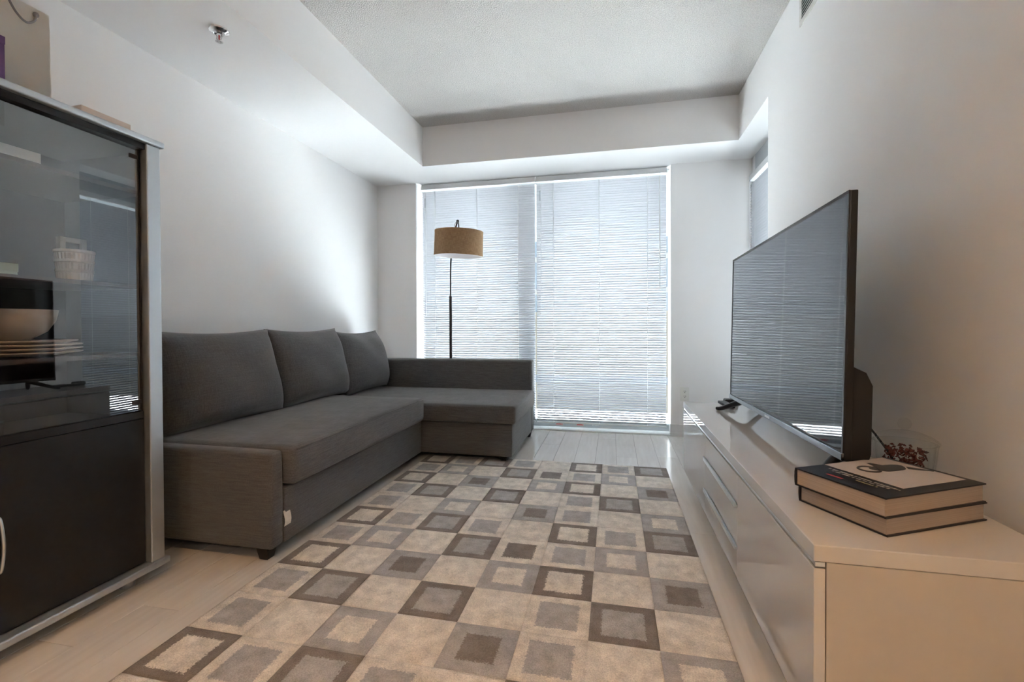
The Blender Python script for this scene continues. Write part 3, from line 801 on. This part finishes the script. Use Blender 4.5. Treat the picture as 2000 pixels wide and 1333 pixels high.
# ------------------------------------------------------------------ glass cabinet
CX, CY0, CY1, CD = -1.66, .45, 1.402, .44
def cabinet():
    xb = CX-CD
    root = thing('display_cabinet', 'black display cabinet with glass doors and silver posts', 'cabinet', (CX-.22, .92, 0))
    K, I = 'black_satin', 'cab_inside'
    obj('side_panel', box(xb, CX-.043, CY1-.022, CY1-.004, .075, 1.60), K, root)
    obj('side_panel', box(xb, CX-.043, CY0+.004, CY0+.022, .075, 1.60), K, root)
    obj('back_panel', box(xb, xb+.008, CY0+.022, CY1-.022, .075, 1.60), I, root)
    obj('top_panel', box(xb, CX-.004, CY0+.022, CY1-.022, 1.585, 1.606), K, root)
    obj('bottom_panel', box(xb, CX-.043, CY0+.022, CY1-.022, .075, .10), K, root)
    obj('cap', box(xb-.004, CX+.014, CY0-.012, CY1+.012, 1.607, 1.630, bevel=.006, seg=3), 'alu_satin', root, smooth=40)
    obj('base_rail', box(xb-.004, CX+.016, CY0-.014, CY1+.014, .048, .072, bevel=.006, seg=3), 'alu_satin', root, smooth=40)
    for y0, y1 in ((CY1-.050, CY1), (CY0, CY0+.050)):
        obj('post', box(CX-.042, CX+.004, y0, y1, .0725, 1.6065, bevel=.003), 'alu_satin', root)
    obj('centre_divider', box(xb+.008, CX-.050, .917, .931, .10, 1.585), I, root)
    for x in (CX-.06, xb+.06):
        for y in (CY1-.09, CY0+.09): obj('foot', lathe([(0, .0005), (.022, .0005), (.024, .02), (.018, .048), (0, .048)], 16, (x, y)), 'alu_satin', root, smooth=40)
    for z in (.605, .845, 1.095, 1.440):
        for a, b in ((CY0+.022, .917), (.931, CY1-.022)):
            obj('shelf', box(xb+.008, CX-.050, a, b, z-.014, z), 'shelf_wood', root)
    dz0, dz1 = .076, .603
    for a, b, hy in ((.9265, CY1-.0515, .936), (CY0+.0515, .9215, .904)):
        d = obj('lower_door', box(CX-.040, CX-.022, a, b, dz0, dz1, bevel=.001), K, root)
        p = smooth_path([(CX-.022, hy, .25), (CX-.008, hy, .262), (CX+.002, hy, .33), (CX-.008, hy, .398), (CX-.022, hy, .41)], 6)
        obj('handle', tube(p, [.0025+.0022*math.sin(math.pi*k/(len(p)-1)) for k in range(len(p))], 8), 'alu', d, smooth=True)
    # glass doors: pane, thin dark frame strip along the bottom, hinge; the right one not quite shut
    for a, b, hinge, ang in ((.9265, CY1-.062, CY1-.0565, R(0.62)), (CY0+.062, .9215, CY0+.0565, 0)):
        pane = obj('glass_door', box(CX-.010-CX, CX-.004-CX, a-hinge, b-hinge, .636, 1.584), 'smoked_glass', root, local=True)
        pane.location = (CX-.020-root.location.x, hinge-root.location.y, 0); pane.rotation_euler.z = ang
        sgn = 1 if b < hinge+.01 and a < hinge and hinge > 1 else -1
        for z in (.66, 1.545):
            yy = (b-hinge) if hinge > 1 else (a-hinge)
            s = -1 if hinge > 1 else 1
            obj('hinge', boxes([(-.014, -.001, min(yy, yy+s*.03), max(yy, yy+s*.03), z, z+.016)], bevel=.002), 'dark_metal', pane, local=True)
        st = obj('edge_strip', box(-.011, -.003, (b-hinge) if hinge > 1 else (a-hinge-.004), (b-hinge+.004) if hinge > 1 else (a-hinge), .636, 1.584), 'dark_metal', pane, local=True)
    obj('door_rail', box(CX-.040, CX-.022, CY0+.0515, CY1-.0515, .606, .632, bevel=.001), K, root)
cabinet()

def ramekin(label, x, y, z, r=.052, h=.046):
    bm = bmesh.new(); n = 56; prof = [(.82, 0, 0), (.90, .10, 1), (.96, .70, 1), (.98, .76, 0), (1.03, .82, 0), (1.03, 1.0, 0), (.96, 1.0, 0), (.90, .5, 0), (.80, .12, 0)]
    rings = []
    for rr, zz, fl in prof:
        rings.append([bm.verts.new(((r*rr+(.0016*(k % 2) if fl else 0))*math.cos(2*math.pi*k/n), (r*rr+(.0016*(k % 2) if fl else 0))*math.sin(2*math.pi*k/n), h*zz)) for k in range(n)])
    for a, b in zip(rings, rings[1:]):
        for k in range(n): bm.faces.new((a[k], a[(k+1)%n], b[(k+1)%n], b[k]))
    bm.faces.new(rings[0][::-1]); bm.faces.new(rings[-1])
    o = obj('ramekin', bm, 'ceramic'); o.location = (x, y, z)
    return tag(o, label, 'bowl', 'stacked ramekins in the cabinet')
rx, ry = -1.86, 1.256
for k, lb in enumerate(('bottom fluted white ramekin of the stack in the cabinet', 'middle fluted white ramekin of the stack in the cabinet', 'top fluted white ramekin of the stack in the cabinet')):
    ramekin(lb, rx, ry, 1.0955+k*.034, .050+.002*k)
def bowl():
    x, y, z = -1.87, 1.080, .8965
    prof = [(0, z+.003), (.045, z), (.05, z+.006), (.085, z+.03), (.105, z+.065), (.112, z+.10), (.107, z+.10), (.099, z+.065), (.08, z+.034), (0, z+.012)]
    o = solo('serving_bowl', lathe(prof, 48, (x, y)), 'ceramic_cream', (x, y, z), 'cream serving bowl on the stack of plates in the cabinet', 'bowl', smooth=True)
bowl()
plate_labels = ['lowest cream plate of the stack in the cabinet', 'second cream plate from the bottom of the cabinet stack', 'third cream plate from the bottom of the cabinet stack', 'topmost cream plate of the stack in the cabinet, under the bowl']
for k in range(4):
    z = .8455+k*.0122; rr = .155-.012*(k == 3)
    prof = [(0, z+.001), (.085, z), (.10, z+.004), (rr, z+.013), (rr+.001, z+.016), (rr-.004, z+.017), (.10, z+.009), (0, z+.006)]
    solo('dinner_plate', lathe(prof, 56, (-1.868, 1.096)), 'ceramic_cream', (-1.868, 1.096, z), plate_labels[k], 'plate', 'stacked plates in the cabinet', smooth=True)
def carton(name, label, x0, x1, y0, y1, z0, z1, m, group=None):
    root = thing(name, label, 'box', ((x0+x1)/2, (y0+y1)/2, z0), group=group)
    h = z1-z0
    obj('tray', box(x0+.0015, x1-.0015, y0+.0015, y1-.0015, z0, z1-h*.3, bevel=.001), m, root)
    obj('lid', box(x0, x1, y0, y1, z1-h*.62, z1, bevel=.0012), m, root)
carton('carton', 'white flat carton on the upper cabinet shelf', -2.0, -1.78, .94, 1.112, 1.4405, 1.492, 'carton_white')
carton('carton', 'pale green small box on the cabinet shelf beside the ramekins', -1.92, -1.80, .95, 1.063, 1.0955, 1.137, 'carton_green')
carton('carton', 'flat pinkish box lying on top of the cabinet', -1.95, -1.765, 1.218, 1.382, 1.6305, 1.697, 'carton_pink')
def photo_frame():
    x, y, z = -1.985, 1.331, 1.0955
    root = thing('photo_frame', 'small pale photo frame standing behind the ramekins in the cabinet', 'frame', (x, y, z))
    W, H = .085, .178
    for n_, b in (('frame_bar', (-.011, .011, -W/2, -W/2+.018, 0, H)), ('frame_bar', (-.011, .011, W/2-.018, W/2, 0, H)), ('frame_bar', (-.011, .011, -W/2+.018, W/2-.018, H-.018, H)), ('frame_bar', (-.011, .011, -W/2+.018, W/2-.018, 0, .018))):
        obj(n_, box(*b, bevel=.001), 'photo_frame', root, local=True)
    obj('picture', box(-.006, 0, -W/2+.018, W/2-.018, .018, H-.018), 'photo_dark', root, local=True)
    root.rotation_euler.z = R(-4)
photo_frame()
def paper_bag():
    x0, x1, y0, y1, z0, z1 = -1.90, -1.755, .90, 1.128, 1.6305, 1.935
    root = thing('paper_bag', 'cream paper gift bag with a grey rope handle on top of the cabinet', 'bag', ((x0+x1)/2, (y0+y1)/2, z0))
    bm = bmesh.new(); n = 6
    def ring(z, dx, dy, wv):
        P = []
        for k in range(n): P.append((x1-dx+wv*math.sin(k*1.1), y0+dy+(y1-y0-2*dy)*k/n, z))
        for k in range(n): P.append((x1-dx-(x1-x0-2*dx)*k/n - .012*math.sin(math.pi*k/n)*0, y1-dy-.020*math.sin(math.pi*k/n)*(z-z0)/(z1-z0), z))
        for k in range(n): P.append((x0+dx+wv*math.sin(k), y1-dy-(y1-y0-2*dy)*k/n, z))
        for k in range(n): P.append((x0+dx+(x1-x0-2*dx)*k/n, y0+dy+.020*math.sin(math.pi*k/n)*(z-z0)/(z1-z0), z))
        return [bm.verts.new(p) for p in P]
    rs = [ring(z0+(z1-z0)*t, .004*t, .002*t, .002*t) for t in (0, .2, .45, .7, 1)]
    for a, b in zip(rs, rs[1:]):
        for k in range(4*n): bm.faces.new((a[k], a[(k+1)%(4*n)], b[(k+1)%(4*n)], b[k]))
    bm.faces.new(rs[0][::-1])
    bmesh.ops.solidify(bm, geom=bm.faces[:], thickness=.0012)
    obj('body', bm, 'paper_bag', root)
    xf = x1+.004
    hp = smooth_path([(x1-.01, .955, 1.985), (x1+.0, .985, 1.972), (xf+.008, 1.005, 1.93), (xf+.010, 1.03, 1.885), (xf+.010, 1.055, 1.868), (xf+.008, 1.075, 1.882), (xf, 1.087, 1.905), (xf-.004, 1.089, 1.912)], 8)
    obj('rope_handle', tube(hp, .0032, 8), 'rope', root, smooth=True)
    obj('handle_knot', lathe([(0, 1.903), (.006, 1.907), (.0075, 1.913), (.006, 1.919), (0, 1.922)], 12, (xf-.003, 1.089)), 'rope', root, smooth=True)
paper_bag()
def purple_box():
    root = thing('carton', 'narrow purple box in front of the paper bag on top of the cabinet', 'box', (-1.71, .932, 1.6305))
    obj('sleeve', box(-.03, .025, -.05, .040, 0, .112, bevel=.001), 'purple', root, local=True)
    obj('lid', box(-.031, .026, -.051, .041, .112, .134, bevel=.001), 'purple', root, local=True)
purple_box()

# ------------------------------------------------------------------ fixtures
def sprinkler():
    x, y, z = -1.752, 1.772, ZS
    root = thing('fire_sprinkler', 'chrome and white fire sprinkler head under the dropped ceiling', 'sprinkler', (x, y, z))
    obj('escutcheon', lathe([(0, z-.0005), (.042, z-.0005), (.040, z-.006), (.026, z-.014), (.022, z-.010), (0, z-.008)], 32, (x, y)), 'chrome', root, smooth=40)
    obj('neck', lathe([(0, z-.008), (.012, z-.008), (.011, z-.028), (0, z-.028)], 16, (x, y)), 'chrome', root, smooth=40)
    for s in (-1, 1): obj('frame_arm', tube(smooth_path([(x+s*.010, y, z-.024), (x+s*.014, y, z-.036), (x+s*.004, y, z-.050)], 4), .0024, 8), 'chrome', root, smooth=True)
    obj('glass_bulb', tube([(x, y, z-.026), (x, y, z-.048)], .003, 8), 'red_print', root)
    bm = lathe([(0, z-.050), (.006, z-.050), (.006, z-.053), (0, z-.053)], 16, (x, y))
    for k in range(12):
        a = 2*math.pi*k/12; c, s = math.cos(a), math.sin(a); w_ = .0028
        P = [(x+c*.005-s*w_, y+s*.005+c*w_), (x+c*.016-s*w_, y+s*.016+c*w_), (x+c*.016+s*w_, y+s*.016-c*w_), (x+c*.005+s*w_, y+s*.005-c*w_)]
        A = [bm.verts.new((*p, z-.051)) for p in P]; B = [bm.verts.new((*p, z-.0525)) for p in P]
        bm.faces.new(A); bm.faces.new(B[::-1])
        for i in range(4): bm.faces.new((A[i], A[(i+1)%4], B[(i+1)%4], B[i]))
    obj('deflector', bm, 'chrome', root)
sprinkler()
def vent():
    y0, y1, z0, z1 = 2.12, 2.518, 2.392, 2.57; x = XR
    root = thing('air_vent', 'white slatted air vent high on the right wall', 'vent', (x, (y0+y1)/2, z0))
    f = .026
    obj('frame', boxes([(x-.006, x-.0005, y0, y1, z0, z0+f), (x-.006, x-.0005, y0, y1, z1-f, z1), (x-.006, x-.0005, y0, y0+f, z0+f, z1-f), (x-.006, x-.0005, y1-f, y1, z0+f, z1-f)], bevel=.0015), 'vent_white', root)
    obj('duct_back', box(x-.002, x-.0008, y0+f, y1-f, z0+f, z1-f), 'slot_dark', root)
    for k in range(8):
        zz = z0+f+.004+k*.0155
        bm = bmesh.new(); A = [(x-.0085, zz), (x-.0075, zz-.001), (x-.0022, zz+.010), (x-.0032, zz+.011)]
        a = [bm.verts.new((p[0], y0+f, p[1])) for p in A]; b = [bm.verts.new((p[0], y1-f, p[1])) for p in A]
        bm.faces.new(a); bm.faces.new(b[::-1])
        for i in range(4): bm.faces.new((a[i], a[(i+1)%4], b[(i+1)%4], b[i]))
        obj('slat', bm, 'vent_white', root)
    for yy in (y0+.012, y1-.012): obj('screw', lathe([(0, 0), (.004, 0), (.003, .0015), (0, .002)], 10), 'alu', root, local=True).matrix_local = Matrix.Translation((-.006, yy-(y0+y1)/2, .089)) @ Matrix.Rotation(R(-90), 4, 'Y')
vent()
def outlet():
    x, z, y = .583, .357, YF
    root = thing('wall_outlet', 'white double power outlet on the far wall beside the window', 'outlet', (x, y, z))
    pl = obj('cover_plate', box(x-.035, x+.035, y-.006, y-.0005, z-.057, z+.057, bevel=.002), 'outlet_white', root)
    for dz in (-.021, .021):
        s = obj('socket', box(x-.017, x+.017, y-.0075, y-.006, z+dz-.014, z+dz+.014, bevel=.0005), 'outlet_white', root)
        obj('slot', boxes([(x-.0075, x-.0045, y-.0079, y-.0075, z+dz-.001, z+dz+.008), (x+.0045, x+.0075, y-.0079, y-.0075, z+dz-.001, z+dz+.008), (x-.003, x+.003, y-.0079, y-.0075, z+dz-.010, z+dz-.005)]), 'slot_dark', s)
outlet()
def downlight(label, x, y):
    z = ZC
    root = thing('ceiling_downlight', label, 'lamp', (x, y, z), group='cylinder ceiling lamps')
    obj('housing', lathe([(0, z-.0005), (.085, z-.0005), (.085, z-.115), (.080, z-.115), (.080, z-.012), (0, z-.012)], 40, (x, y)), 'frame_white', root, smooth=40)
    bm = bmesh.new(); bmesh.ops.create_circle(bm, cap_ends=True, radius=.078, segments=32, matrix=Matrix.Translation((x, y, z-.018)))
    r = bmesh.ops.extrude_face_region(bm, geom=bm.faces[:])
    for v in r['geom']:
        if isinstance(v, bmesh.types.BMVert): v.co.z += .003
    obj('diffuser', bm, 'lamp_diffuser', root)
downlight('warm cylinder ceiling lamp behind the camera, on the cabinet side', -.80, .05)
downlight('warm cylinder ceiling lamp behind the camera, on the bench side', .25, .05)
def dome_lamp():
    x, y, z = -.55, -2.35, ZC
    root = thing('ceiling_lamp', 'round dome ceiling lamp at the back of the room', 'lamp', (x, y, z))
    obj('mount', lathe([(0, z-.0005), (.19, z-.0005), (.19, z-.02), (0, z-.02)], 40, (x, y)), 'frame_white', root, smooth=40)
    obj('diffuser', lathe([(.18, z-.0205), (.175, z-.05), (.13, z-.085), (.06, z-.10), (0, z-.105)], 40, (x, y)), 'dome_diffuser', root, smooth=True)
dome_lamp()
